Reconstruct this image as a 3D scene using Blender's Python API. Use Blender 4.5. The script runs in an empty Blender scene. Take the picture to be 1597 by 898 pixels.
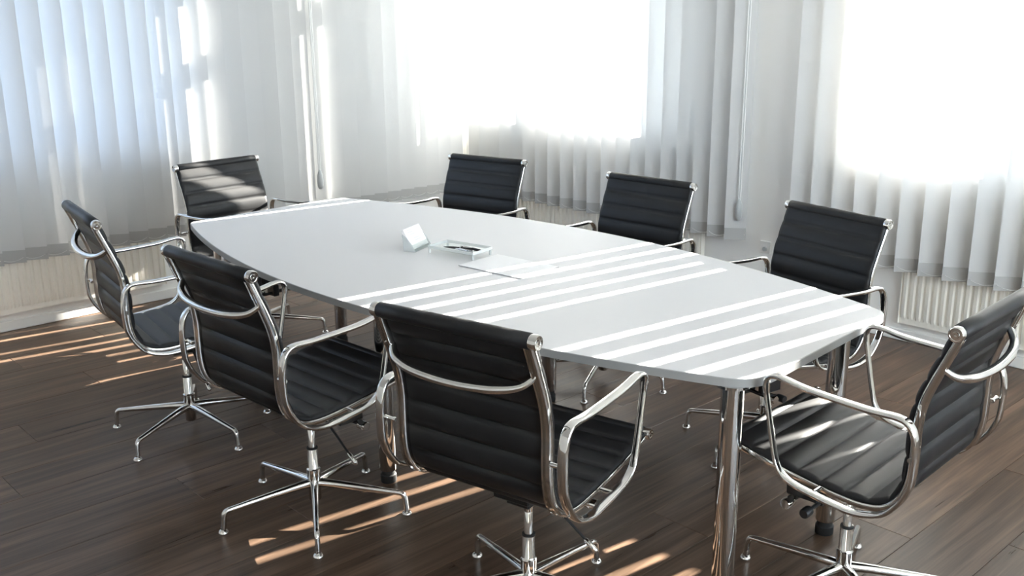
import bpy, bmesh, math, random
from mathutils import Vector, Matrix
from math import sin, cos, pi, radians

random.seed(7)
scene = bpy.context.scene
COL = scene.collection

# ------------------------------------------------------------------ camera
def make_camera():
    H = 1.775
    fwd = Vector((-0.7317, 0.6816, 0.0)).normalized()
    right = Vector((fwd.y, -fwd.x, 0.0))
    p, r = 0.273028, -0.007729
    look = fwd * cos(p) + Vector((0, 0, -sin(p)))
    down = -(fwd * sin(p)) - Vector((0, 0, cos(p)))
    rx = right * cos(r) - down * sin(r)
    dn = right * sin(r) + down * cos(r)
    m = Matrix((rx, -dn, -look)).transposed().to_4x4()
    m.translation = Vector((5.999, -5.116, H))
    cd = bpy.data.cameras.new('camera')
    cd.sensor_width = 36.0
    cd.lens = 1577.13 / 1597.0 * 36.0
    cd.clip_start = 0.05
    co = bpy.data.objects.new('camera', cd)
    co.matrix_world = m
    COL.objects.link(co)
    scene.camera = co
make_camera()

# ------------------------------------------------------------------ sky, sun, exposure
SUN_AZ, SUN_EL = radians(82.2), radians(20.0)
world = bpy.data.worlds.new('world')
scene.world = world
world.use_nodes = True
bg = world.node_tree.nodes['Background']
bg.inputs['Color'].default_value = (0.78, 0.88, 1.0, 1)
bg.inputs['Strength'].default_value = 3.3

sd = bpy.data.lights.new('sun', 'SUN')
sd.energy = 27.0
sd.color = (1.0, 0.92, 0.83)
sd.angle = radians(0.36)
so = bpy.data.objects.new('sun', sd)
tosun = Vector((cos(SUN_EL) * cos(SUN_AZ), cos(SUN_EL) * sin(SUN_AZ), sin(SUN_EL)))
so.rotation_euler = tosun.to_track_quat('Z', 'Y').to_euler()
so.location = (5, 6, 5)
COL.objects.link(so)

vs = scene.view_settings
vs.view_transform = 'Standard'
vs.look = 'None'
vs.exposure = 1.78
vs.gamma = 1.0
vs.use_curve_mapping = False
cy = scene.cycles
cy.max_bounces = 14
cy.diffuse_bounces = 7
cy.glossy_bounces = 6
cy.transmission_bounces = 8
cy.transparent_max_bounces = 16
cy.caustics_reflective = False
cy.caustics_refractive = False
cy.sample_clamp_indirect = 8.0
cy.use_denoising = True

# light portals in the window openings, the added right-hand one included: they only guide the sky sampling
def portal(loc, rot, sx, sy):
    ld = bpy.data.lights.new('window_portal', 'AREA')
    ld.shape = 'RECTANGLE'
    ld.size, ld.size_y = sx, sy
    ld.cycles.is_portal = True
    o = bpy.data.objects.new('window_portal', ld)
    o.location = loc
    o.rotation_euler = rot
    COL.objects.link(o)
portal((1.115, 0.27, 1.87), (radians(-90), 0, 0), 2.15, 1.86)
portal((4.2, 0.27, 1.87), (radians(-90), 0, 0), 2.12, 1.86)
portal((-0.27, -3.9, 1.87), (0, radians(-90), 0), 1.86, 3.45)
portal((8.42, -2.85, 1.75), (0, radians(90), 0), 2.1, 4.3)

# ------------------------------------------------------------------ materials
def mat(name, color, rough=0.5, metal=0.0, spec=0.5):
    m = bpy.data.materials.new(name)
    m.use_nodes = True
    b = m.node_tree.nodes['Principled BSDF']
    b.inputs['Base Color'].default_value = (*color, 1)
    b.inputs['Roughness'].default_value = rough
    b.inputs['Metallic'].default_value = metal
    b.inputs['Specular IOR Level'].default_value = spec
    return m

def nodes(m):
    return m.node_tree.nodes, m.node_tree.links, m.node_tree.nodes['Principled BSDF']

def add_bump(m, scale, strength, dist=0.002, detail=4):
    n, l, b = nodes(m)
    tc = n.new('ShaderNodeTexCoord')
    tx = n.new('ShaderNodeTexNoise')
    tx.inputs['Scale'].default_value = scale
    tx.inputs['Detail'].default_value = detail
    bp = n.new('ShaderNodeBump')
    bp.inputs['Strength'].default_value = strength
    bp.inputs['Distance'].default_value = dist
    l.new(tc.outputs['Object'], tx.inputs['Vector'])
    l.new(tx.outputs['Fac'], bp.inputs['Height'])
    l.new(bp.outputs['Normal'], b.inputs['Normal'])

M_CHROME = mat('polished_chrome', (0.74, 0.73, 0.71), 0.07, 1.0)
M_LEATHER = mat('black_leather', (0.014, 0.014, 0.015), 0.42, 0.0, 0.30)
add_bump(M_LEATHER, 260, 0.12, 0.0008)
M_BLACK = mat('black_plastic', (0.014, 0.014, 0.014), 0.45)
M_RUBBER = mat('black_rubber', (0.01, 0.01, 0.01), 0.7)
M_WALL = mat('white_wall_paint', (0.90, 0.89, 0.86), 0.75)
add_bump(M_WALL, 90, 0.05)
M_CEIL = mat('white_ceiling_paint', (0.88, 0.88, 0.87), 0.8)
M_TRIM = mat('white_trim_paint', (0.84, 0.83, 0.80), 0.45)
M_RAD = mat('cream_radiator_enamel', (0.91, 0.88, 0.80), 0.35)
M_FRAME = mat('white_window_frame', (0.82, 0.82, 0.82), 0.35)
M_TOP = mat('pale_grey_laminate', (0.66, 0.66, 0.672), 0.50, 0.0, 0.2)
M_EDGE = mat('grey_edge_band', (0.38, 0.38, 0.375), 0.45)
M_PAPER = mat('white_paper', (0.82, 0.82, 0.83), 0.6)
M_PAPER_SHADE = mat('shaded_cover_edge', (0.42, 0.42, 0.43), 0.6)  # shade on the folder's paper edge, put into a darker grey
M_INK = mat('pale_grey_print', (0.62, 0.62, 0.64), 0.7)
M_CORD = mat('white_cord', (0.84, 0.84, 0.82), 0.5)
M_WEIGHT = mat('grey_plastic_weight', (0.46, 0.48, 0.48), 0.4)
M_OUT = mat('pale_paving', (0.42, 0.42, 0.40), 0.9)
M_SUN_PIER = mat('pale_sun_blocker', (0.62, 0.64, 0.66), 0.85)  # for the added sun-blocking piers
M_STEEL = mat('brushed_steel', (0.62, 0.63, 0.65), 0.25, 1.0)

def mat_fabric(name, col, trans):
    """woven louvre cloth: diffuse on its face, light also passes through it"""
    m = bpy.data.materials.new(name)
    m.use_nodes = True
    n, l = m.node_tree.nodes, m.node_tree.links
    for x in list(n):
        if x.type == 'BSDF_PRINCIPLED':
            n.remove(x)
    out = [x for x in n if x.type == 'OUTPUT_MATERIAL'][0]
    tc = n.new('ShaderNodeTexCoord')
    mp = n.new('ShaderNodeMapping')
    mp.inputs['Scale'].default_value = (900, 900, 900)
    tx = n.new('ShaderNodeTexNoise')
    tx.inputs['Scale'].default_value = 1.0
    cr = n.new('ShaderNodeMix')
    cr.data_type = 'RGBA'
    cr.inputs[6].default_value = (col[0] * .96, col[1] * .96, col[2] * .96, 1)
    cr.inputs[7].default_value = (*col, 1)
    df = n.new('ShaderNodeBsdfDiffuse')
    tr = n.new('ShaderNodeBsdfTranslucent')
    mx = n.new('ShaderNodeMixShader')
    mx.inputs[0].default_value = trans
    l.new(tc.outputs['Object'], mp.inputs['Vector'])
    l.new(mp.outputs['Vector'], tx.inputs['Vector'])
    l.new(tx.outputs['Fac'], cr.inputs[0])
    l.new(cr.outputs[2], df.inputs['Color'])
    l.new(cr.outputs[2], tr.inputs['Color'])
    l.new(df.outputs[0], mx.inputs[1])
    l.new(tr.outputs[0], mx.inputs[2])
    l.new(mx.outputs[0], out.inputs['Surface'])
    return m
M_SLAT = mat_fabric('white_louvre_cloth', (0.69, 0.69, 0.685), 0.16)
M_HEM = mat_fabric('louvre_weight_pocket', (0.52, 0.52, 0.51), 0.08)

def mat_clear(name, tint, gloss, body=0.0):
    m = bpy.data.materials.new(name)
    m.use_nodes = True
    n, l = m.node_tree.nodes, m.node_tree.links
    for x in list(n):
        if x.type == 'BSDF_PRINCIPLED':
            n.remove(x)
    out = [x for x in n if x.type == 'OUTPUT_MATERIAL'][0]
    t = n.new('ShaderNodeBsdfTransparent')
    t.inputs['Color'].default_value = (*tint, 1)
    g = n.new('ShaderNodeBsdfGlossy')
    g.inputs['Roughness'].default_value = 0.03
    mx = n.new('ShaderNodeMixShader')
    mx.inputs[0].default_value = gloss
    l.new(t.outputs[0], mx.inputs[1])
    l.new(g.outputs[0], mx.inputs[2])
    last = mx
    if body > 0:
        d = n.new('ShaderNodeBsdfDiffuse')
        d.inputs['Color'].default_value = (0.9, 0.92, 0.92, 1)
        m2 = n.new('ShaderNodeMixShader')
        m2.inputs[0].default_value = body
        l.new(mx.outputs[0], m2.inputs[1])
        l.new(d.outputs[0], m2.inputs[2])
        last = m2
    l.new(last.outputs[0], out.inputs['Surface'])
    return m
M_GLASS = mat_clear('window_glass', (0.95, 0.97, 0.97), 0.06)
M_DIM_GLASS = mat_clear('dimming_window_glass', (0.55, 0.61, 0.69), 0.06)  # tint added to dim the sky light through the left window
M_ACRYL = mat_clear('clear_acrylic', (0.95, 0.97, 0.96), 0.10, 0.10)
M_ACRYL_EDGE = mat_clear('clear_acrylic_edge', (0.92, 0.95, 0.94), 0.2, 0.45)

def mat_wood():
    m = mat('dark_walnut_plank', (0.1, 0.07, 0.05), 0.36, 0.0, 0.22)
    n, l, b = nodes(m)
    tc = n.new('ShaderNodeTexCoord')
    oi = n.new('ShaderNodeObjectInfo')
    off = n.new('ShaderNodeVectorMath'); off.operation = 'SCALE'
    off.inputs['Scale'].default_value = 37.0
    cmb = n.new('ShaderNodeCombineXYZ')
    l.new(oi.outputs['Random'], cmb.inputs['X'])
    l.new(oi.outputs['Random'], cmb.inputs['Y'])
    l.new(oi.outputs['Random'], cmb.inputs['Z'])
    l.new(cmb.outputs[0], off.inputs[0])
    add = n.new('ShaderNodeVectorMath'); add.operation = 'ADD'
    l.new(tc.outputs['Object'], add.inputs[0])
    l.new(off.outputs[0], add.inputs[1])
    mp = n.new('ShaderNodeMapping')
    mp.inputs['Scale'].default_value = (26, 1.3, 1)
    l.new(add.outputs[0], mp.inputs['Vector'])
    n1 = n.new('ShaderNodeTexNoise')
    n1.inputs['Scale'].default_value = 1.0
    n1.inputs['Detail'].default_value = 6
    n1.inputs['Distortion'].default_value = 0.6
    l.new(mp.outputs[0], n1.inputs['Vector'])
    mp2 = n.new('ShaderNodeMapping')
    mp2.inputs['Scale'].default_value = (140, 3.0, 1)
    l.new(add.outputs[0], mp2.inputs['Vector'])
    n2 = n.new('ShaderNodeTexNoise')
    n2.inputs['Scale'].default_value = 1.0
    n2.inputs['Detail'].default_value = 3
    l.new(mp2.outputs[0], n2.inputs['Vector'])
    mixf = n.new('ShaderNodeMath'); mixf.operation = 'MULTIPLY_ADD'
    mixf.inputs[1].default_value = 0.35
    l.new(n2.outputs['Fac'], mixf.inputs[0])
    l.new(n1.outputs['Fac'], mixf.inputs[2])
    r = n.new('ShaderNodeValToRGB')
    e = r.color_ramp.elements
    e[0].position = 0.38; e[0].color = (0.037, 0.0235, 0.016, 1)
    e[1].position = 0.92; e[1].color = (0.165, 0.104, 0.070, 1)
    x = e.new(0.65); x.color = (0.087, 0.0555, 0.0375, 1)
    l.new(mixf.outputs[0], r.inputs[0])
    hv = n.new('ShaderNodeHueSaturation')
    vr = n.new('ShaderNodeMapRange')
    vr.inputs['To Min'].default_value = 0.80
    vr.inputs['To Max'].default_value = 1.22
    l.new(oi.outputs['Random'], vr.inputs['Value'])
    l.new(vr.outputs[0], hv.inputs['Value'])
    l.new(r.outputs[0], hv.inputs['Color'])
    l.new(hv.outputs[0], b.inputs['Base Color'])
    rr = n.new('ShaderNodeMapRange')
    rr.inputs['To Min'].default_value = 0.25
    rr.inputs['To Max'].default_value = 0.33
    l.new(n1.outputs['Fac'], rr.inputs['Value'])
    l.new(rr.outputs[0], b.inputs['Roughness'])
    bp = n.new('ShaderNodeBump')
    bp.inputs['Strength'].default_value = 0.06
    bp.inputs['Distance'].default_value = 0.0006
    l.new(n2.outputs['Fac'], bp.inputs['Height'])
    l.new(bp.outputs[0], b.inputs['Normal'])
    return m
M_WOOD = mat_wood()
M_GROOVE = mat('plank_joint', (0.02, 0.014, 0.01), 0.8)

# ------------------------------------------------------------------ object helpers
def link_mesh(name, me, material, parent=None, loc=(0, 0, 0)):
    o = bpy.data.objects.new(name, me)
    if material and not me.materials:
        me.materials.append(material)
    o.location = loc
    if parent:
        o.parent = parent
    COL.objects.link(o)
    return o

def obj(name, bm, material, parent=None, loc=(0, 0, 0), smooth=None):
    bmesh.ops.recalc_face_normals(bm, faces=bm.faces[:])
    me = bpy.data.meshes.new(name)
    bm.to_mesh(me)
    bm.free()
    if smooth is not None:
        me.polygons.foreach_set('use_smooth', [True] * len(me.polygons))
        if smooth < 180:
            me.set_sharp_from_angle(angle=radians(smooth))
    return link_mesh(name, me, material, parent, loc)

def thing(name, label, cat, loc=(0, 0, 0), rz=0.0, group=None):
    o = bpy.data.objects.new(name, None)
    o.empty_display_size = 0.1
    o.location = loc
    o.rotation_euler = (0, 0, rz)
    o['label'] = label
    o['category'] = cat
    if group:
        o['group'] = group
    COL.objects.link(o)
    return o

def tag(o, label, cat, group=None):
    o['label'] = label
    o['category'] = cat
    if group:
        o['group'] = group
    return o

def struct(name, bm, material, parent=None, **k):
    o = obj(name, bm, material, parent, **k)
    if parent is None:
        o['kind'] = 'structure'
    return o

def copy_tree(o, parent=None):
    c = o.copy()
    COL.objects.link(c)
    c.parent = parent
    for ch in list(o.children):
        copy_tree(ch, c)
    return c

def box(bm, x0, x1, y0, y1, z0, z1):
    v = [bm.verts.new((x, y, z)) for x in (x0, x1) for y in (y0, y1) for z in (z0, z1)]
    for f in ((0, 1, 3, 2), (4, 6, 7, 5), (0, 4, 5, 1), (2, 3, 7, 6), (0, 2, 6, 4), (1, 5, 7, 3)):
        bm.faces.new([v[i] for i in f])
    return v

def boxes(*bs):
    bm = bmesh.new()
    for b in bs:
        box(bm, *b)
    return bm

def bevel(bm, w, seg=2):
    bmesh.ops.recalc_face_normals(bm, faces=bm.faces[:])
    bmesh.ops.bevel(bm, geom=[e for e in bm.edges if e.is_manifold and e.calc_face_angle(0) > 0.5], offset=w, segments=seg,
                    profile=0.5, affect='EDGES', clamp_overlap=True)
    return bm

def lathe(bm, prof, org=(0, 0, 0), axis='Z', n=20, M=None):
    """prof: (radius, height) list along the axis"""
    rings = []
    for r, h in prof:
        ring = []
        for i in range(n):
            a = 2 * pi * i / n
            p = Vector((r * cos(a), r * sin(a), h))
            if axis == 'X':
                p = Vector((p.z, p.x, p.y))
            elif axis == 'Y':
                p = Vector((p.y, p.z, p.x))
            if M:
                p = M @ p
            ring.append(bm.verts.new(p + Vector(org)))
        rings.append(ring)
    for a, b in zip(rings, rings[1:]):
        for i in range(n):
            j = (i + 1) % n
            bm.faces.new((a[i], a[j], b[j], b[i]))
    if prof[0][0] > 1e-6:
        bm.faces.new(rings[0][::-1])
    if prof[-1][0] > 1e-6:
        bm.faces.new(rings[-1])
    return bm

def spline(pts, per=6, closed=False):
    """Catmull-Rom through the points, any dimension"""
    P = [Vector(p) for p in pts]
    n = len(P)
    out = []
    rng = n if closed else n - 1
    for i in range(rng):
        if closed:
            a, b, c, d = P[(i - 1) % n], P[i], P[(i + 1) % n], P[(i + 2) % n]
        else:
            b, c = P[i], P[i + 1]
            a = P[i - 1] if i > 0 else b * 2 - c
            d = P[i + 2] if i + 2 < n else c * 2 - b
        for k in range(per):
            t = k / per
            out.append(0.5 * ((2 * b) + (c - a) * t + (2 * a - 5 * b + 4 * c - d) * t * t + (3 * b - a - 3 * c + d) * t ** 3))
    if not closed:
        out.append(P[-1].copy())
    return out

def tube(bm, path, rad, n=10, flat=1.0, up=None, closed=False):
    """round or flattened (flat<1 along 'up') tube along a 3-D path; rad may be a list"""
    P = [Vector(p) for p in path]
    m = len(P)
    rings = []
    prev = None
    for i in range(m):
        if closed:
            t = (P[(i + 1) % m] - P[i - 1]).normalized()
        else:
            t = (P[min(i + 1, m - 1)] - P[max(i - 1, 0)]).normalized()
        if up is not None:
            u = Vector(up)
        else:
            u = prev if prev is not None else (Vector((0, 0, 1)) if abs(t.z) < 0.9 else Vector((1, 0, 0)))
        s = t.cross(u).normalized()
        u = s.cross(t).normalized()
        prev = u
        r = rad[i] if isinstance(rad, (list, tuple)) else rad
        rings.append([bm.verts.new(P[i] + s * (r * cos(2 * pi * k / n)) + u * (r * flat * sin(2 * pi * k / n))) for k in range(n)])
    seq = list(zip(rings, rings[1:]))
    if closed:
        seq.append((rings[-1], rings[0]))
    for a, b in seq:
        for k in range(n):
            j = (k + 1) % n
            bm.faces.new((a[k], a[j], b[j], b[k]))
    if not closed:
        bm.faces.new(rings[0][::-1])
        bm.faces.new(rings[-1])
    return bm

def sweep_yz(bm, path, x, sec, closed=False, scale=None):
    """sweep a section (lateral, normal) along a path that lies in the plane x = const"""
    P = [Vector((p[0], p[1])) for p in path]
    m = len(P)
    rings = []
    for i in range(m):
        if closed:
            t = (P[(i + 1) % m] - P[i - 1]).normalized()
        else:
            t = (P[min(i + 1, m - 1)] - P[max(i - 1, 0)]).normalized()
        nn = Vector((-t.y, t.x))
        k = scale[i] if scale else 1.0
        rings.append([bm.verts.new((x + a * k, P[i].x + nn.x * b * k, P[i].y + nn.y * b * k)) for a, b in sec])
    seq = list(zip(rings, rings[1:]))
    if closed:
        seq.append((rings[-1], rings[0]))
    q = len(sec)
    for a, b in seq:
        for k in range(q):
            j = (k + 1) % q
            bm.faces.new((a[k], a[j], b[j], b[k]))
    if not closed:
        bm.faces.new(rings[0][::-1])
        bm.faces.new(rings[-1])
    return bm

# ------------------------------------------------------------------ room shell
XR, YF, ZC = 8.2, -7.4, 2.95      # far right wall, wall behind the camera, ceiling
# floor: a slab with every plank laid on it
floor = struct('floor', boxes((-0.3, XR + .25, YF - .25, 0.3, -0.08, -0.004)), M_GROOVE)
pw, pl = 0.245, 1.62
def plank_mesh():
    bm = boxes((0.0006, pw - 0.0006, 0.0006, pl - 0.0006, -0.012, 0.0))
    bm.verts.ensure_lookup_table()
    top = [e for e in bm.edges if all(abs(v.co.z) < 1e-6 for v in e.verts)]
    bmesh.ops.bevel(bm, geom=top, offset=0.0012, segments=1, affect='EDGES')
    bmesh.ops.recalc_face_normals(bm, faces=bm.faces[:])
    me = bpy.data.meshes.new('floor_plank')
    bm.to_mesh(me)
    bm.free()
    me.materials.append(M_WOOD)
    return me
PM = plank_mesh()
k = 0
x = 0.0
offs = [0.0, 0.62, 1.13, 0.35, 0.93, 0.2, 1.4, 0.75]
while x < XR:
    y = YF + 0.05 - offs[k % 8]
    while y < 0.0:
        if y + pl > YF:
            o = bpy.data.objects.new('floor_plank', PM)
            o.location = (x, y, 0)
            o.parent = floor
            COL.objects.link(o)
        y += pl
    x += pw
    k += 1

# walls with window openings
Z0, Z1 = 0.93, 2.80
W2 = (0.05, 2.18)
W3 = (3.15, 5.25)
W1 = (-5.6, -2.2)
struct('wall_back', boxes((-0.25, W2[0], 0, .25, 0, ZC), (W2[0], W2[1], 0, .25, 0, Z0), (W2[0], W2[1], 0, .25, Z1, ZC),
                          (W2[1], W3[0], 0, .25, 0, ZC), (W3[0], W3[1], 0, .25, 0, Z0), (W3[0], W3[1], 0, .25, Z1, ZC),
                          (W3[1], XR, 0, .25, 0, ZC)), M_WALL)
struct('wall_left', boxes((-.25, 0, W1[1], 0, 0, ZC), (-.25, 0, W1[0], W1[1], 0, Z0), (-.25, 0, W1[0], W1[1], Z1, ZC),
                          (-.25, 0, YF, W1[0], 0, ZC)), M_WALL)
W_FILL, ZR = (-5.0, -0.7), 0.70  # opening added in the unseen right wall for fill light
struct('wall_right', boxes((XR, XR + .2, YF, W_FILL[0], 0, ZC), (XR, XR + .2, W_FILL[1], .25, 0, ZC), (XR, XR + .2, W_FILL[0], W_FILL[1], 0, ZR), (XR, XR + .2, W_FILL[0], W_FILL[1], Z1, ZC)), M_WALL)
struct('wall_front', boxes((-.25, XR + .2, YF - .2, YF, 0, ZC)), M_WALL)
struct('ceiling', boxes((-.25, XR + .2, YF - .2, .25, ZC, ZC + .2)), M_CEIL)

def bb(x0, x1, y0, y1):
    return bevel(boxes((x0, x1, y0, y1, 0.0, 0.062)), 0.004, 1)
struct('baseboard_back', bb(0.013, XR, -0.013, -0.0005), M_TRIM)
struct('baseboard_left', bb(0.0005, 0.013, YF, -0.0005), M_TRIM)

def window(name, a0, a1, mull, axis, glass_bottom, transom, head, glass=None):
    """axis 'x': opening along X in the back wall; 'y': along Y in the left wall (mirrored outwards)"""
    def B(u0, u1, d0, d1, z0, z1):
        return (u0, u1, d0, d1, z0, z1) if axis == 'x' else (-d1, -d0, u0, u1, z0, z1)
    d0, d1 = 0.09, 0.16
    e0, e1 = mull['left'], mull['right']
    w = struct(name, boxes(B(a0, e0, d0, d1, Z0, Z1), B(e1, a1, d0, d1, Z0, Z1),
                           B(e0, e1, d0, d1, Z0, glass_bottom), B(e0, e1, d0, d1, head, Z1)), M_FRAME)
    cuts = [e0]
    for m0, m1 in mull['bars']:
        obj('mullion', boxes(B(m0, m1, d0 - .005, d1 + .005, glass_bottom, head)), M_FRAME, w)
        cuts += [m0, m1]
    cuts.append(e1)
    for u0, u1 in zip(cuts[::2], cuts[1::2]):
        obj('transom', boxes(B(u0, u1, d0, d1, transom[0], transom[1])), M_FRAME, w)
        obj('pane', boxes(B(u0, u1, .122, .128, glass_bottom, transom[0])), glass or M_GLASS, w)
        obj('pane', boxes(B(u0, u1, .122, .128, transom[1], head)), glass or M_GLASS, w)
    obj('window_sill', bevel(boxes(B(a0 - .0, a1 + .0, -0.03, d0, Z0 - .03 + .0301, Z0 + .012)), .003, 1), M_TRIM, w)
    return w
window('window_1', W1[0], W1[1], dict(left=-5.5, right=-2.3, bars=[(-4.46, -4.36), (-3.36, -3.26)]), 'y', 1.025, (2.20, 2.33), 2.68, M_DIM_GLASS)
window('window_2', W2[0], W2[1], dict(left=0.13, right=2.10, bars=[(0.72, 0.90)]), 'x', 1.025, (2.20, 2.33), 2.68)
window('window_3', W3[0], W3[1], dict(left=3.375, right=5.16, bars=[(4.066, 4.19)]), 'x', 1.025, (2.20, 2.33), 2.68)

# unseen glazing added on the right wall to give fill light
def fill_window(name, B, a0, a1, n):
    f = .06
    w = struct(name, boxes(B(a0, a1, ZR, ZR + f), B(a0, a1, Z1 - f, Z1), B(a0, a0 + f, ZR + f, Z1 - f), B(a1 - f, a1, ZR + f, Z1 - f)), M_FRAME)
    for i in range(1, n):
        c = a0 + (a1 - a0) * i / n
        obj('mullion', boxes(B(c - .05, c + .05, ZR + f, Z1 - f)), M_FRAME, w)
    for i in range(n):
        u0 = a0 + (a1 - a0) * i / n + (.05 if i else f)
        u1 = a0 + (a1 - a0) * (i + 1) / n - (.05 if i < n - 1 else f)
        obj('pane', boxes(B(u0, u1, ZR + f, Z1 - f, .03)), M_GLASS, w)
fill_window('added_fill_window', lambda u0, u1, z0, z1, k=0: (XR + .06 + k, XR + .13 - k, u0, u1, z0, z1), W_FILL[0], W_FILL[1], 4)

# outside: paving and two unseen piers added to block sun at the back windows
struct('ground', boxes((-30, 30, -30, 30, -3.4, -3.2)), M_OUT)
def sun_pier(x0, x1, label):
    o = obj('added_sun_pier', bevel(boxes((x0, x1, .26, .50, -3.2, 5.0)), .01, 1), M_SUN_PIER)
    o['kind'] = 'structure'
sun_pier(1.905, 2.30, '')
sun_pier(4.085, 4.365, '')

# ------------------------------------------------------------------ vertical blinds
SW = 0.127           # louvre width
BZ = 0.407           # lower end
def slat_mesh(ztop, curve):
    bm = bmesh.new()
    n = 6
    rows = []
    for z in (BZ + .072 - ztop * 0, (BZ + ztop) / 2, ztop):
        rows.append([bm.verts.new((-SW / 2 + SW * i / n, curve * (1 - (2 * i / n - 1) ** 2), z)) for i in range(n + 1)])
    for a, b in zip(rows, rows[1:]):
        for i in range(n):
            bm.faces.new((a[i], a[i + 1], b[i + 1], b[i]))
    me = bpy.data.meshes.new('slat')
    bm.to_mesh(me)
    bm.free()
    me.polygons.foreach_set('use_smooth', [True] * len(me.polygons))
    me.materials.append(M_SLAT)
    return me
def hem_mesh():
    bm = boxes((-SW / 2, SW / 2, -.0012, .0012, BZ, BZ + .072))
    box(bm, -SW / 2 + .006, -SW / 2 + .014, -.003, .003, BZ + .028, BZ + .036)   # chain clips
    box(bm, SW / 2 - .014, SW / 2 - .006, -.003, .003, BZ + .028, BZ + .036)
    bmesh.ops.recalc_face_normals(bm, faces=bm.faces[:])
    me = bpy.data.meshes.new('hem_weight')
    bm.to_mesh(me)
    bm.free()
    me.materials.append(M_HEM)
    return me
ZT_SLAT = 2.86
SLATS = [slat_mesh(ZT_SLAT, c) for c in (0.002, 0.0045, -0.001)]
HEM = hem_mesh()

def bead_chain_mesh(span, sag, nb):
    bm = bmesh.new()
    for i in range(nb):
        t = i / (nb - 1)
        p = Vector((span * t, 0, -sag * 4 * t * (1 - t)))
        bmesh.ops.create_icosphere(bm, subdivisions=1, radius=0.0019, matrix=Matrix.Translation(p))
    tube(bm, [Vector((span * t / 8, 0, -sag * 4 * t / 8 * (1 - t / 8))) for t in range(9)], 0.0006, 4)
    me = bpy.data.meshes.new('bead_chain')
    bm.to_mesh(me)
    bm.free()
    me.materials.append(M_CORD)
    return me

def blind(label, centers, along, plane, ang, group=None, chains=True, jitter=2.0):
    """centers: positions of louvre pivots; along 'x' (plane is y) or 'y' (plane is x); ang: direction of the louvre width"""
    mid = (centers[0] + centers[-1]) / 2
    loc = (mid, plane, 0) if along == 'x' else (plane, mid, 0)
    root = thing('vertical_blind', label, 'blind', loc, 0, group)
    L0, L1 = min(centers) - mid - .055, max(centers) - mid + .055
    hb = boxes((L0, L1, -.022, .022, ZT_SLAT + .012, ZT_SLAT + .052)) if along == 'x' else boxes((-.022, .022, L0, L1, ZT_SLAT + .012, ZT_SLAT + .052))
    obj('headrail', bevel(hb, .004, 1), M_TRIM, root)
    br = obj('ceiling_bracket', boxes(*[((u - .015, u + .015, -.015, .015, ZT_SLAT + .05, ZC) if along == 'x' else (-.015, .015, u - .015, u + .015, ZT_SLAT + .05, ZC)) for u in (L0 + .2, L1 - .2)]), M_TRIM, root)
    ends = []
    rnd = random.Random(len(centers))
    for c in centers:
        a = (ang(c) if callable(ang) else ang) + radians(rnd.uniform(-jitter, jitter))
        o = bpy.data.objects.new('slat', rnd.choice(SLATS))
        p = (c - mid, 0, 0) if along == 'x' else (0, c - mid, 0)
        o.location = p
        o.rotation_euler = (0, 0, a)
        o.parent = root
        COL.objects.link(o)
        h = bpy.data.objects.new('hem_weight', HEM)
        h.parent = o
        COL.objects.link(h)
        d = Vector((cos(a), sin(a), 0)) * (SW / 2 - .01)
        ends.append((Vector(p) - d, Vector(p) + d))
    if chains:
        for side in (0, 1):
            for (a, b) in zip(ends, ends[1:]):
                v = b[side] - a[side]
                key = round(v.length, 2)
                if key not in CH:
                    CH[key] = bead_chain_mesh(v.length, 0.016, 19)
                o = bpy.data.objects.new('bead_chain', CH[key])
                o.location = a[side] + Vector((0, 0, BZ + .032))
                o.rotation_euler = (0, 0, math.atan2(v.y, v.x))
                o.parent = root
                COL.objects.link(o)
    return root
CH = {}
def control(root, offset, zlow, n, spread):
    """pull cords with a weight, hanging at the side of a blind"""
    for i in range(n):
        bm = bmesh.new()
        x = offset[0] + spread[0] * (i - (n - 1) / 2)
        y = offset[1] + spread[1] * (i - (n - 1) / 2)
        tube(bm, [(x, y, zlow + .1), (x, y, 1.6), (x, y, ZT_SLAT + .012)], 0.0032, 8)
        obj('pull_cord', bm, M_CORD, root, smooth=60)
    bm = bmesh.new()
    lathe(bm, [(0.0, -.068), (.013, -.064), (.0195, -.045), (.0215, -.01), (.018, .03), (.010, .052), (.007, .062), (0.0, .066)], (offset[0], offset[1], zlow + .05), n=16)
    obj('cord_weight', bm, M_WEIGHT, root, smooth=60)

A36 = radians(34)
PA = 0.1186
cA = [-1.455 - .0605 - PA * i for i in range(38)]
cB = [-1.455 + .066 + PA * i for i in range(11)]
bl = blind('long white vertical blind on the left wall, in front of the left radiator', cA, 'y', 0.10, radians(64), chains=True, jitter=4)
control(bl, (0.062, max(cA) - bl.location.y + .075, 0), 0.60, 3, (.002, .006))
blind('narrow creamy white vertical blind filling the left wall up to the room corner', cB, 'y', 0.10, radians(66), chains=True, jitter=4)
cC = [1.202 + .125 * i + (.026 if i < -5 else 0) for i in range(-8, 12)]
bc = blind('white vertical blind right of the room corner, behind the two chairs at centre', cC, 'x', -0.10, lambda c: radians(17) if c < .27 else radians(30) if c < .40 else radians(43) if 1.0 < c < 1.25 else A36, chains=True)
control(bc, (2.60 - bc.location.x, -.005, 0), 0.545, 2, (.012, .004))
cD = [3.395 + .129 * i for i in range(-3, 17)]
blind('white vertical blind at the right end of the back wall, beyond the bare wall strip', cD, 'x', -0.10, lambda c: A36 if c < 4.87 else radians(5), chains=True)

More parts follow.
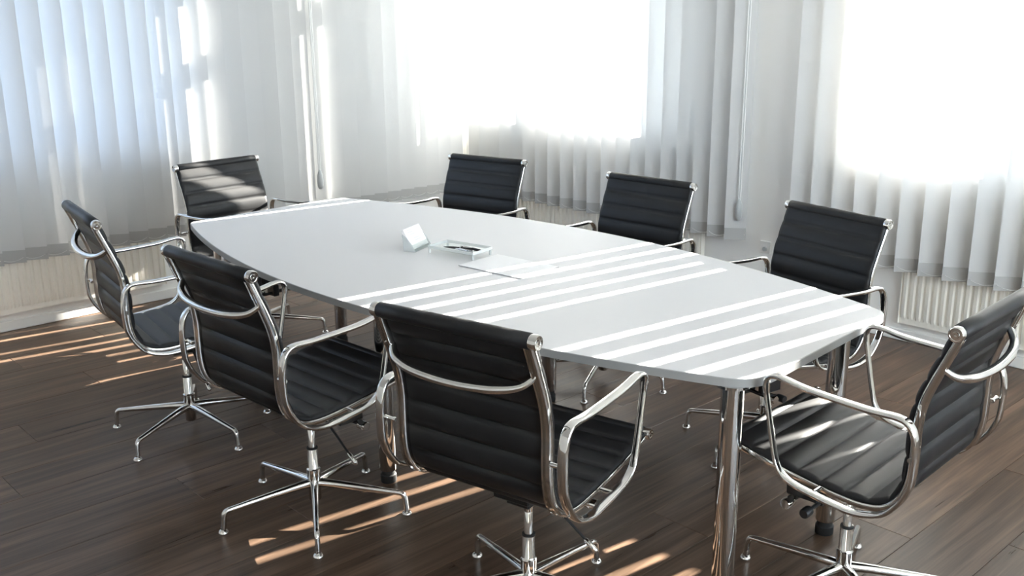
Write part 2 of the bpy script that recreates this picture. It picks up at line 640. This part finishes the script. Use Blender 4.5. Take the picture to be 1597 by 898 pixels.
# ------------------------------------------------------------------ radiators
def radiator(label, length, loc, rz, group):
    """origin at the left end on the wall, front towards -Y; fluted panel with grille and end cap"""
    root = thing('radiator', label, 'radiator', loc, rz, group)
    z0, z1 = 0.106, 0.70
    d0, d1 = -0.006, -0.036
    bm = bmesh.new()
    n = int(length / 0.041)
    pitch = length / n
    cols = []
    prof = [(0.0, 0.0), (.14, .0), (.30, 1.0), (.70, 1.0), (.86, 0.0)]
    zz = [(z0, 0.0), (z0 + .03, 0.0), (z0 + .05, 1.0), (z1 - .05, 1.0), (z1 - .03, 0.0), (z1, 0.0)]
    for i in range(n):
        for fx, dd in prof:
            cols.append([(pitch * (i + fx), d1 - .011 * dd * k, z) for z, k in zz])
    cols.append([(length, d1, z) for z, k in zz])
    V = [[bm.verts.new(p) for p in c] for c in cols]
    for a, b in zip(V, V[1:]):
        for q in range(len(zz) - 1):
            bm.faces.new((a[q], b[q], b[q + 1], a[q + 1]))
    obj('front_panel', bm, M_RAD, root, smooth=40)
    obj('back_panel', boxes((0.0, length, d0, d1 + .002, z0, z1)), M_RAD, root)
    obj('end_cap', bevel(boxes((-.006, 0.0, d0, d1 - .008, z0 - .002, z1 + .004)), .002, 1), M_RAD, root)
    obj('end_cap', bevel(boxes((length, length + .006, d0, d1 - .008, z0 - .002, z1 + .004)), .002, 1), M_RAD, root)
    g = [(0, length, d0, d0 - .004, z1, z1 + .012), (0, length, d1, d1 + .004, z1, z1 + .012)]
    m = int(length / .03)
    g += [(length * i / m + .006, length * i / m + .022, d0 - .004, d1 + .004, z1 + .004, z1 + .012) for i in range(m)]
    obj('top_grille', boxes(*[(a, b, min(c, d), max(c, d), e, f) for a, b, c, d, e, f in g]), M_RAD, root)
    obj('wall_bracket', boxes(*[(u, u + .03, d0, -.0005, z0 + .08, z1 - .08) for u in (.15, length - .18)]), M_RAD, root)
    return root
radiator('cream fluted radiator on the left wall under the long blind', 3.0, (0, -5.53, 0), radians(90), 'fluted cream radiators')
radiator('cream fluted radiator low on the back wall behind the two centre chairs', 2.15, (0.14, 0, 0), 0, 'fluted cream radiators')
r3 = radiator('cream fluted radiator at right, behind the chair at the table end', 2.4, (3.61, 0, 0), 0, 'fluted cream radiators')

# wall outlet half hidden by the chair on the right
t = thing('cable_outlet', 'small white cable outlet low on the wall, half hidden by the rightmost far chair', 'outlet', (2.735, -0.0005, 0.372))
obj('cover_plate', bevel(boxes((-.036, .036, -.012, 0, -.036, .036)), .003, 2), M_TRIM, t)
bm = bmesh.new(); lathe(bm, [(0, 0), (.014, 0), (.014, .012), (.010, .016), (0, .016)], (.004, -.026, -.008), 'Y', 16)
obj('socket_ring', bm, M_WEIGHT, t, smooth=40)

# ------------------------------------------------------------------ conference table
ZTAB = 0.76
def table_outline(inset=0.0, z=0.0):
    def near(x):
        u = (x - 2.925) / 1.525
        return (-2.97 + (x - 1.4) / 3.05 * .107) - .285 * (1 - u * u)
    def far(x):
        u = (x - 2.90) / 1.5
        return (-2.03 + (x - 1.4) / 3.0 * .105) + .278 * (1 - u * u)
    nl = (1.362, near(1.362)); nr = (4.535, near(4.535)); fr = (4.472, far(4.472)); fl = (1.325, far(1.325))
    raw = []
    N = 40
    xs = [nl[0] + (nr[0] - nl[0]) * i / N for i in range(N + 1)]
    raw.append([(x, near(x)) for x in xs])
    raw.append([nr, fr])
    xs = [fr[0] + (fl[0] - fr[0]) * i / N for i in range(N + 1)]
    raw.append([(x, far(x)) for x in xs])
    raw.append([fl, nl])
    # round the four corners with a quadratic curve
    out = []
    R = [0.10, 0.06, 0.06, 0.05]    # near-right, far-right, far-left, near-left
    def cut_end(poly, d):
        poly = [Vector(p) for p in poly]
        while len(poly) > 2 and (poly[-1] - poly[-2]).length < d:
            d -= (poly[-1] - poly[-2]).length
            poly.pop()
        v = poly[-2] - poly[-1]
        poly[-1] = poly[-1] + v.normalized() * d
        return poly
    sides = []
    for i, s in enumerate(raw):
        s = cut_end(s, R[i])
        s = cut_end(s[::-1], R[(i - 1) % 4])[::-1]
        sides.append(s)
    corners = [nr, fr, fl, nl]
    for i in range(4):
        out += sides[i]
        a, b, c = sides[i][-1], Vector(corners[i]), sides[(i + 1) % 4][0]
        for k in range(1, 8):
            t = k / 8
            out.append(a * (1 - t) ** 2 + b * 2 * t * (1 - t) + c * t * t)
    if inset:
        m = len(out)
        res = []
        for i in range(m):
            t = (out[(i + 1) % m] - out[i - 1]).normalized()
            res.append(out[i] + Vector((-t.y, t.x)) * inset)
        out = res
    return out
TC = Vector((2.92, -2.44, 0))
table = thing('conference_table', 'boat-shaped pale grey conference table with chrome tube legs and grey edge', 'table', TC)
def prism(pts, z0, z1):
    bm = bmesh.new()
    a = [bm.verts.new((p.x - TC.x, p.y - TC.y, z0)) for p in pts]
    b = [bm.verts.new((p.x - TC.x, p.y - TC.y, z1)) for p in pts]
    n = len(pts)
    for i in range(n):
        j = (i + 1) % n
        bm.faces.new((a[i], a[j], b[j], b[i]))
    bm.faces.new(a[::-1])
    bm.faces.new(b)
    return bm
obj('tabletop', prism(table_outline(0.003), ZTAB - .024, ZTAB), M_TOP, table)
def ring_band():
    O, I = table_outline(0.0), table_outline(0.003)
    prof = [(0, ZTAB - .0245), (1, ZTAB - .0255 + .0), (1, ZTAB - .0015), (.5, ZTAB + .0002), (0, ZTAB + .0002)]
    bm = bmesh.new()
    n = len(O)
    R = []
    for k, z in prof:
        R.append([bm.verts.new((I[i].x + (O[i].x - I[i].x) * k - TC.x, I[i].y + (O[i].y - I[i].y) * k - TC.y, z)) for i in range(n)])
    for a, b in zip(R, R[1:]):
        for i in range(n):
            j = (i + 1) % n
            bm.faces.new((a[i], a[j], b[j], b[i]))
    return bm
obj('edge_band', ring_band(), M_EDGE, table, smooth=35)
for (lx, ly) in ((3.05, -3.03), (4.45, -2.815), (4.424, -2.175), (1.51, -2.21), (1.43, -2.84), (2.895, -1.995)):
    bm = bmesh.new()
    lathe(bm, [(.0325, .052), (.0335, .055), (.0335, ZTAB - .034), (.052, ZTAB - .033), (.052, ZTAB - .0245)], (lx - TC.x, ly - TC.y, 0), n=28)
    lg = obj('leg', bm, M_CHROME, table, smooth=40)
    bm = bmesh.new()
    lathe(bm, [(.029, 0.0), (.031, .003), (.031, .03), (.026, .034), (.026, .053)], (lx - TC.x, ly - TC.y, 0), n=24)
    obj('levelling_foot', bm, M_RUBBER, lg, smooth=40)

# ------------------------------------------------------------------ office chair (origin on the floor, faces +Y)
def build_chair():
    root = thing('office_chair', 'chair', 'chair')
    rail = [(.262, .538), (.2, .522), (.1, .503), (0, .487), (-.08, .478), (-.15, .476), (-.205, .490), (-.243, .53), (-.259, .585),
            (-.262, .66), (-.262, .73), (-.272, .80), (-.295, .868), (-.322, .935), (-.347, .997)]
    path = [(p.x, p.y) for p in spline(rail, 6)]
    # arc length and even resampling
    S = [0.0]
    for a, b in zip(path, path[1:]):
        S.append(S[-1] + math.hypot(b[0] - a[0], b[1] - a[1]))
    def at(s):
        s = max(0, min(S[-1], s))
        for i in range(len(S) - 1):
            if S[i + 1] >= s:
                break
        f = (s - S[i]) / (S[i + 1] - S[i])
        p = Vector(path[i]).lerp(Vector(path[i + 1]), f)
        t = (Vector(path[min(i + 2, len(path) - 1)]) - Vector(path[max(i - 1, 0)])).normalized()
        return p, Vector((-t.y, t.x))
    # split between seat and back at the hollow
    s_split = min(range(len(path)), key=lambda i: (path[i][0] + .225) ** 2 + (path[i][1] - .505) ** 2)
    s_split = S[s_split]
    def sling(s0, s1, ribs, bar_end):
        bm = bmesh.new()
        per = 9
        X = [-.252, -.248, -.235, -.205, -.11, 0, .11, .205, .235, .248, .252]
        edge = [0.0, .55, .85, 1, 1, 1, 1, 1, .85, .55, 0.0]
        rows = []
        for i in range(ribs * per + 1):
            s = s0 + (s1 - s0) * i / (ribs * per)
            ph = (i % per) / per
            puff = sin(pi * ph) ** .4 if i % per else 0.0
            p, nrm = at(s)
            fr, bk = [], []
            for x, e in zip(X, edge):
                tf = .0075 + .0085 * puff * (.35 + .65 * e) if e > 0 else .006
                tb = (.001 + .0105 * puff) if abs(x) < .22 else -.001
                # normal from (-t.y,t.x): travelling front -> back -> up it points down/back
                fr.append(bm.verts.new((x, p.x - nrm.x * tf, p.y - nrm.y * tf)))
                bk.append(bm.verts.new((x, p.x + nrm.x * tb, p.y + nrm.y * tb)))
            rows.append(fr + bk[::-1])
        q = len(rows[0])
        for a, b in zip(rows, rows[1:]):
            for k in range(q):
                j = (k + 1) % q
                bm.faces.new((a[k], a[j], b[j], b[k]))
        bm.faces.new(rows[0][::-1])
        bm.faces.new(rows[-1])
        # leather wrapped round the end bar
        c = rail[-1] if bar_end == 'back' else rail[0]
        r = .0215 if bar_end == 'back' else .0185
        lathe(bm, [(r * .8, -.244), (r, -.24), (r * 1.0, -.12), (r * 1.02, 0), (r, .12), (r, .24), (r * .8, .244)], (0, c[0], c[1]), 'X', 20)
        return bm
    # sling rises above the rail on its front side: the path runs front->back->up, so "front" is left of travel
    obj('seat', sling(0.0, s_split, 7, 'front'), M_LEATHER, root, smooth=70)
    obj('backrest', sling(s_split, S[-1], 7, 'back'), M_LEATHER, root, smooth=70)
    sec = [(-.014, .0015), (.013, .0015), (.015, .004), (.015, .015), (.012, .019), (.007, .019), (.005, .012), (-.005, .012), (-.007, .019), (-.012, .019), (-.015, .015)]
    for sx in (-1, 1):
        bm = bmesh.new()
        sweep_yz(bm, path, sx * .240, [(a * sx, b) for a, b in sec])
        obj('side_rail', bm, M_CHROME, root, smooth=50)
        # end caps of both bars
        for c, r in ((rail[-1], .0195), (rail[0], .0165)):
            bm = bmesh.new()
            lathe(bm, [(r, .243), (r * 1.03, .246), (r * 1.03, .260), (r * .92, .2645), (r * .78, .2645), (r * .74, .2615), (r * .45, .2615), (r * .40, .2645), (r * .18, .2645), (r * .16, .261), (0, .261)],
                  (0, 0, 0), 'X', 24)
            for v in bm.verts:
                v.co = Vector((v.co.x * sx, v.co.y + c[0], v.co.z + c[1]))
            obj('end_cap', bm, M_CHROME, root, smooth=40)
    # closed arm loops
    loop = [(-.295, .60), (-.298, .665), (-.292, .722), (-.277, .752), (-.247, .765), (-.16, .764), (0, .773), (.075, .785), (.108, .786), (.127, .773), (.130, .745),
            (.116, .67), (.098, .585), (.083, .532), (.062, .505), (.028, .488), (-.04, .476), (-.13, .466), (-.185, .472), (-.235, .494), (-.272, .54), (-.288, .575)]
    lp = [(p.x, p.y) for p in spline(loop, 6, True)]
    asec = [(.0145 * math.copysign(abs(cos(a)) ** .6, cos(a)), .0074 * math.copysign(abs(sin(a)) ** .6, sin(a))) for a in [2 * pi * i / 14 for i in range(14)]]
    for sx in (-1, 1):
        bm = bmesh.new()
        sc = [1.0 - .22 * max(0, min(1, (p[0] + .0) / .10)) * (1 if p[1] < .74 else .4) for p in lp]
        sweep_yz(bm, lp, sx * .303, asec, True, sc)
        arm = obj('armrest', bm, M_CHROME, root, smooth=60)
        bm = bmesh.new()
        lathe(bm, [(.006, .258), (.0075, .262), (.006, .270), (.006, .290), (.0075, .296)], (0, 0, 0), 'X', 12)
        for v in bm.verts:
            v.co = Vector((v.co.x * sx, v.co.y - .283, v.co.z + .655))
        obj('spacer', bm, M_CHROME, arm, smooth=50)
        bm = bmesh.new()
        lathe(bm, [(.007, .262), (.007, .296)], (0, 0, 0), 'X', 12)
        for v in bm.verts:
            v.co = Vector((v.co.x * sx, v.co.y - .03, v.co.z + .480))
        obj('spacer', bm, M_CHROME, arm, smooth=50)
        bm = bmesh.new()
        M = Matrix.Rotation(radians(38), 4, 'X')
        lathe(bm, [(0, -.0095), (.0045, -.0095), (.005, -.0075), (.005, 0)], (sx * .303, -.215, .484), 'Z', 12, M)
        obj('screw', bm, M_STEEL, arm, smooth=50)
    # bowed stretcher behind the back
    bm = bmesh.new()
    half = [(.236, -.303, .905), (.226, -.318, .888), (.200, -.340, .868), (.14, -.357, .856), (.07, -.364, .850), (0, -.366, .848)]
    pts = half + [(-x, y, z) for x, y, z in half[-2::-1]]
    sp = spline(pts, 5)
    rr = [.010 + .0045 * min(1, (1 - abs(p.x) / .236) * 3) for p in sp]
    tube(bm, sp, rr, 10, .9, (0, .2, 1))
    obj('back_stretcher', bm, M_CHROME, root, smooth=60)
    # stretchers beneath the seat
    for yy, zz in ((-.06, .462), (.10, .487)):
        bm = bmesh.new()
        tube(bm, spline([(-.246, yy, zz + .008), (-.18, yy, zz - .012), (-.08, yy, zz - .03), (.08, yy, zz - .03), (.18, yy, zz - .012), (.246, yy, zz + .008)], 4), .009, 10, .7, (0, 0, 1))
        obj('seat_stretcher', bm, M_CHROME, root, smooth=60)
    # tilt mechanism
    bm = boxes((-.062, .062, -.095, .135, .392, .447))
    box(bm, -.040, .040, -.06, .06, .362, .392)
    box(bm, -.018, .018, .085, .150, .318, .395)
    box(bm, -.085, .085, -.075, -.045, .425, .440)
    box(bm, -.085, .085, .085, .115, .440, .462)
    for sx in (-1, 1):
        box(bm, min(sx * .088, sx * .113), max(sx * .088, sx * .113), .045, .150, .345, .452)
    mech = obj('tilt_mechanism', bevel(bm, .004, 1), M_BLACK, root)
    bm = bmesh.new()
    lathe(bm, [(.008, -.135), (.008, .135)], (0, .125, .335), 'X', 12)
    obj('tension_rod', bm, M_BLACK, mech, smooth=50)
    for sx in (-1, 1):
        bm = bmesh.new()
        lathe(bm, [(.010, .112), (.0165, .120), (.0165, .160), (.015, .1625), (0, .1625)], (0, 0, 0), 'X', 18)
        for v in bm.verts:
            v.co = Vector((v.co.x * sx, v.co.y + .125, v.co.z + .335))
        o = obj('tension_knob', bm, M_CHROME, mech, smooth=40)
        o['label'] = 'chrome knob'
    bm = bmesh.new()
    lathe(bm, [(.006, .05), (.006, .118), (.0155, .122), (.0155, .152), (.013, .155), (0, .155)], (0, 0, 0), 'X', 16)
    for v in bm.verts:
        v.co = Vector((-v.co.x, v.co.y + .066, v.co.z + .322))
    box(bm, -.06, -.045, .055, .077, .315, .40)
    obj('tilt_lock_knob', bm, M_BLACK, mech, smooth=40)
    # height lever
    bm = bmesh.new()
    a, b = Vector((.045, .02, .378)), Vector((.205, .025, .258))
    tube(bm, [a, a.lerp(b, .5), b], .0042, 8)
    lev = obj('height_lever', bm, M_BLACK, root, smooth=60)
    bm = bmesh.new()
    d = (b - a).normalized()
    tube(bm, [b - d * .030, b - d * .026, b + d * .016, b + d * .021], [.005, .0075, .0085, .005], 12)
    obj('lever_tip', bm, M_CHROME, lev, smooth=60)
    # gas piston
    bm = bmesh.new()
    lathe(bm, [(.0135, .20), (.0135, .322), (.0128, .323), (.0128, .326), (.0135, .327), (.0135, .395)], n=20)
    obj('gas_piston', bm, M_CHROME, root, smooth=50)
    # --- fixed lower part
    bm = bmesh.new()
    lathe(bm, [(0, .046), (.021, .046), (.0225, .049), (.0225, .128), (.0245, .132), (.0245, .166), (.0215, .169), (.0195, .172), (.0195, .243), (.0185, .245)], n=26)
    col = obj('column', bm, M_CHROME, root, smooth=40)
    bm = bmesh.new()
    lathe(bm, [(.0135, .243), (.0200, .244), (.0200, .250), (.0135, .252)], n=24)
    obj('collar', bm, M_RUBBER, col, smooth=40)
    for i in range(5):
        bm = bmesh.new()
        pts = [(.015, 0, .112), (.08, 0, .108), (.2, 0, .096), (.295, 0, .0855), (.318, 0, .0825), (.328, 0, .075), (.3325, 0, .062), (.336, 0, .028), (.3375, 0, .010)]
        sp = spline(pts, 4)
        tube(bm, sp, [.0165 - .0068 * min(1, p.x / .3) for p in sp], 12, 1.0)
        lg = obj('leg', bm, M_CHROME, root, smooth=60)
        lg.rotation_euler = (0, 0, i * 2 * pi / 5)
        bm = bmesh.new()
        lathe(bm, [(.016, 0), (.0185, .002), (.0185, .006), (.014, .012), (.0085, .016), (.0085, .024)], (.338, 0, 0), n=18)
        obj('glide', bm, M_CHROME, lg, smooth=50)
    return root

LOWER = ('column', 'leg')
GR = 'black ribbed office chairs round the conference table'
chairs = [
    # x, y, facing, lift, base angle, label
    (2.048, -3.352, 81.6, 0.0, -64.9, 'black ribbed office chair nearest the left radiator, leftmost on the near side'),
    (3.055, -3.362, 93.4, 0.0, -103.4, 'black ribbed office chair, middle one of the three on the near table side'),
    (4.037, -3.228, 102.2, 0.0, 166.7, 'black ribbed office chair closest to the viewer with its back turned'),
    (4.672, -2.500, 182.5, 0.0, 182.7, 'black ribbed office chair at the right table end with sun stripes across its seat'),
    (1.827, -1.680, -77.1, -.063, 22.0, 'black ribbed office chair leftmost on the far side, nearest the room corner'),
    (2.877, -1.600, -86.8, -.063, 9.1, 'black ribbed office chair in the middle of the far table side'),
    (3.856, -1.686, -100.0, -.063, 198.0, 'black ribbed office chair rightmost on the far side, beside the bare wall strip'),
    (1.100, -2.453, 4.3, -.063, 125.0, 'black ribbed office chair at the left table end, backrest lit by sun'),
]
proto = build_chair()
for i, (x, y, face, dz, base, label) in enumerate(chairs):
    o = proto if i == 0 else copy_tree(proto)
    o.location = (x, y, 0)
    rz = radians(face - 90)
    o.rotation_euler = (0, 0, rz)
    o['label'] = label
    o['group'] = GR
    n = 0
    for ch in o.children:
        kind = ch.name.split('.')[0]
        if kind == 'leg':
            ch.rotation_euler = (0, 0, radians(base) - rz + n * 2 * pi / 5)
            n += 1
        if kind not in LOWER:
            ch.location.z = dz

# ------------------------------------------------------------------ things on the table
# brochure holder with a stack of cards
hold = thing('card_holder', 'clear acrylic card holder standing on the table, filled with white cards', 'holder', (2.606, -2.493, ZTAB + .0005), math.atan2(.91, -.41) - 0.0)
# local x runs along the width, local -y is the front
lean = radians(30)
def leaned(bm):
    R = Matrix.Rotation(-lean, 4, 'X')
    for v in bm.verts:
        v.co = R @ v.co
    return bm
hw = .074
obj('back_plate', leaned(boxes((-hw, hw, .010, .0125, .004, .082))), M_ACRYL, hold)
obj('front_lip', leaned(boxes((-hw, hw, -.0125, -.010, .006, .028))), M_ACRYL, hold)
obj('base_plate', boxes((-hw, hw, -.013, .040, 0, .003)), M_ACRYL, hold)
for s in (-1, 1):
    bm = bmesh.new()
    a = [(s * hw, -.014, 0), (s * hw, .044, 0), (s * hw, .045, .03), (s * hw, .050, .074), (s * hw, .030, .060), (s * hw, .003, .03)]
    v0 = [bm.verts.new((p[0] - .001, p[1], p[2])) for p in a]
    v1 = [bm.verts.new((p[0] + .001, p[1], p[2])) for p in a]
    for i in range(len(a)):
        j = (i + 1) % len(a)
        bm.faces.new((v0[i], v0[j], v1[j], v1[i]))
    bm.faces.new(v0[::-1]); bm.faces.new(v1)
    obj('side_panel', bm, M_ACRYL_EDGE, hold)
cards = thing('card_stack', 'stack of white printed cards leaning in the clear acrylic holder', 'cards', (2.606, -2.493, ZTAB + .0045), math.atan2(.91, -.41))
obj('card', leaned(boxes((-.071, .071, -.004, .008, 0.005, .100))), M_PAPER, cards)
bm = bmesh.new()
for zz, x0, x1 in ((.088, -.045, -.01), (.079, -.05, -.005), (.068, -.035, .005), (.048, -.02, .025), (.038, -.02, .03)):
    box(bm, x0, x1, -.0043, -.0038, zz, zz + .0035)
obj('print', leaned(bm), M_INK, cards)

# pen tray on four pegs
tray = thing('pen_tray', 'clear acrylic pen tray on four pegs, beside the white card holder', 'tray', (2.800, -2.436, ZTAB + .0005), radians(11))
tw, td = .122, .066
obj('tray_floor', boxes((-tw, tw, -td, td, .020, .0225)), M_ACRYL, tray)
for b in ((-tw, tw, -td, -td + .003, .0225, .034), (-tw, tw, td - .003, td, .0225, .034), (-tw, -tw + .003, -td + .003, td - .003, .0225, .034), (tw - .003, tw, -td + .003, td - .003, .0225, .034)):
    obj('tray_wall', boxes(b), M_ACRYL_EDGE, tray)
for sx in (-1, 1):
    for sy in (-1, 1):
        bm = bmesh.new()
        lathe(bm, [(.005, 0), (.005, .020)], (sx * (tw - .006), sy * (td - .006), 0), n=12)
        obj('peg', bm, M_ACRYL_EDGE, tray, smooth=50)
def pen(label, x, y, rz, z, body, tipm, length=.14):
    t = thing('pen', label, 'pen', (x, y, z), rz)
    bm = bmesh.new()
    r = .0052
    lathe(bm, [(0, 0), (.001, .001), (.0024, .012), (r * .9, .03), (r, .045), (r, .078)], (-length / 2, 0, r * 1.3), 'X', 14)
    obj('barrel', bm, body, t, smooth=40)
    bm = bmesh.new()
    lathe(bm, [(r * 1.15, .080), (r * 1.2, .083), (r * 1.2, length - .006), (r * .8, length - .001), (0, length)], (-length / 2, 0, r * 1.3), 'X', 14)
    obj('cap', bm, body, t, smooth=40)
    obj('clip', bevel(boxes((length / 2 - .05, length / 2 - .006, -.0018, .0018, r * 2.45, r * 2.45 + .0014)), .0004, 1), tipm, t)
    bm = bmesh.new()
    lathe(bm, [(r * 1.17, .0775), (r * 1.22, .078), (r * 1.22, .0805), (r * 1.1, .081)], (-length / 2, 0, r * 1.3), 'X', 14)
    obj('ring', bm, tipm, t, smooth=40)
ZP = ZTAB + .0005 + .0228
pen('thick black pen with its cap, lying along the middle of the clear tray', 2.810, -2.452, radians(26), ZP, M_BLACK, M_STEEL)
pen('slim black pen at the right end of the clear tray', 2.850, -2.420, radians(2), ZP, M_BLACK, M_STEEL, .125)
pen('short grey pen nearest the front corner of the clear tray', 2.858, -2.462, radians(4), ZP, M_STEEL, M_BLACK, .11)

# thin folder of paper
fol = thing('paper_folder', 'thin white paper folder lying flat on the table in front of the pen tray', 'folder', (2.952, -2.573, ZTAB + .0004), radians(6))
obj('cover', bevel(boxes((0, .330, .0, .238, 0, .0028)), .0006, 1), M_PAPER_SHADE, fol)
obj('sheet', boxes((.0015, .3285, .0012, .2365, .0028, .0036)), M_PAPER, fol)
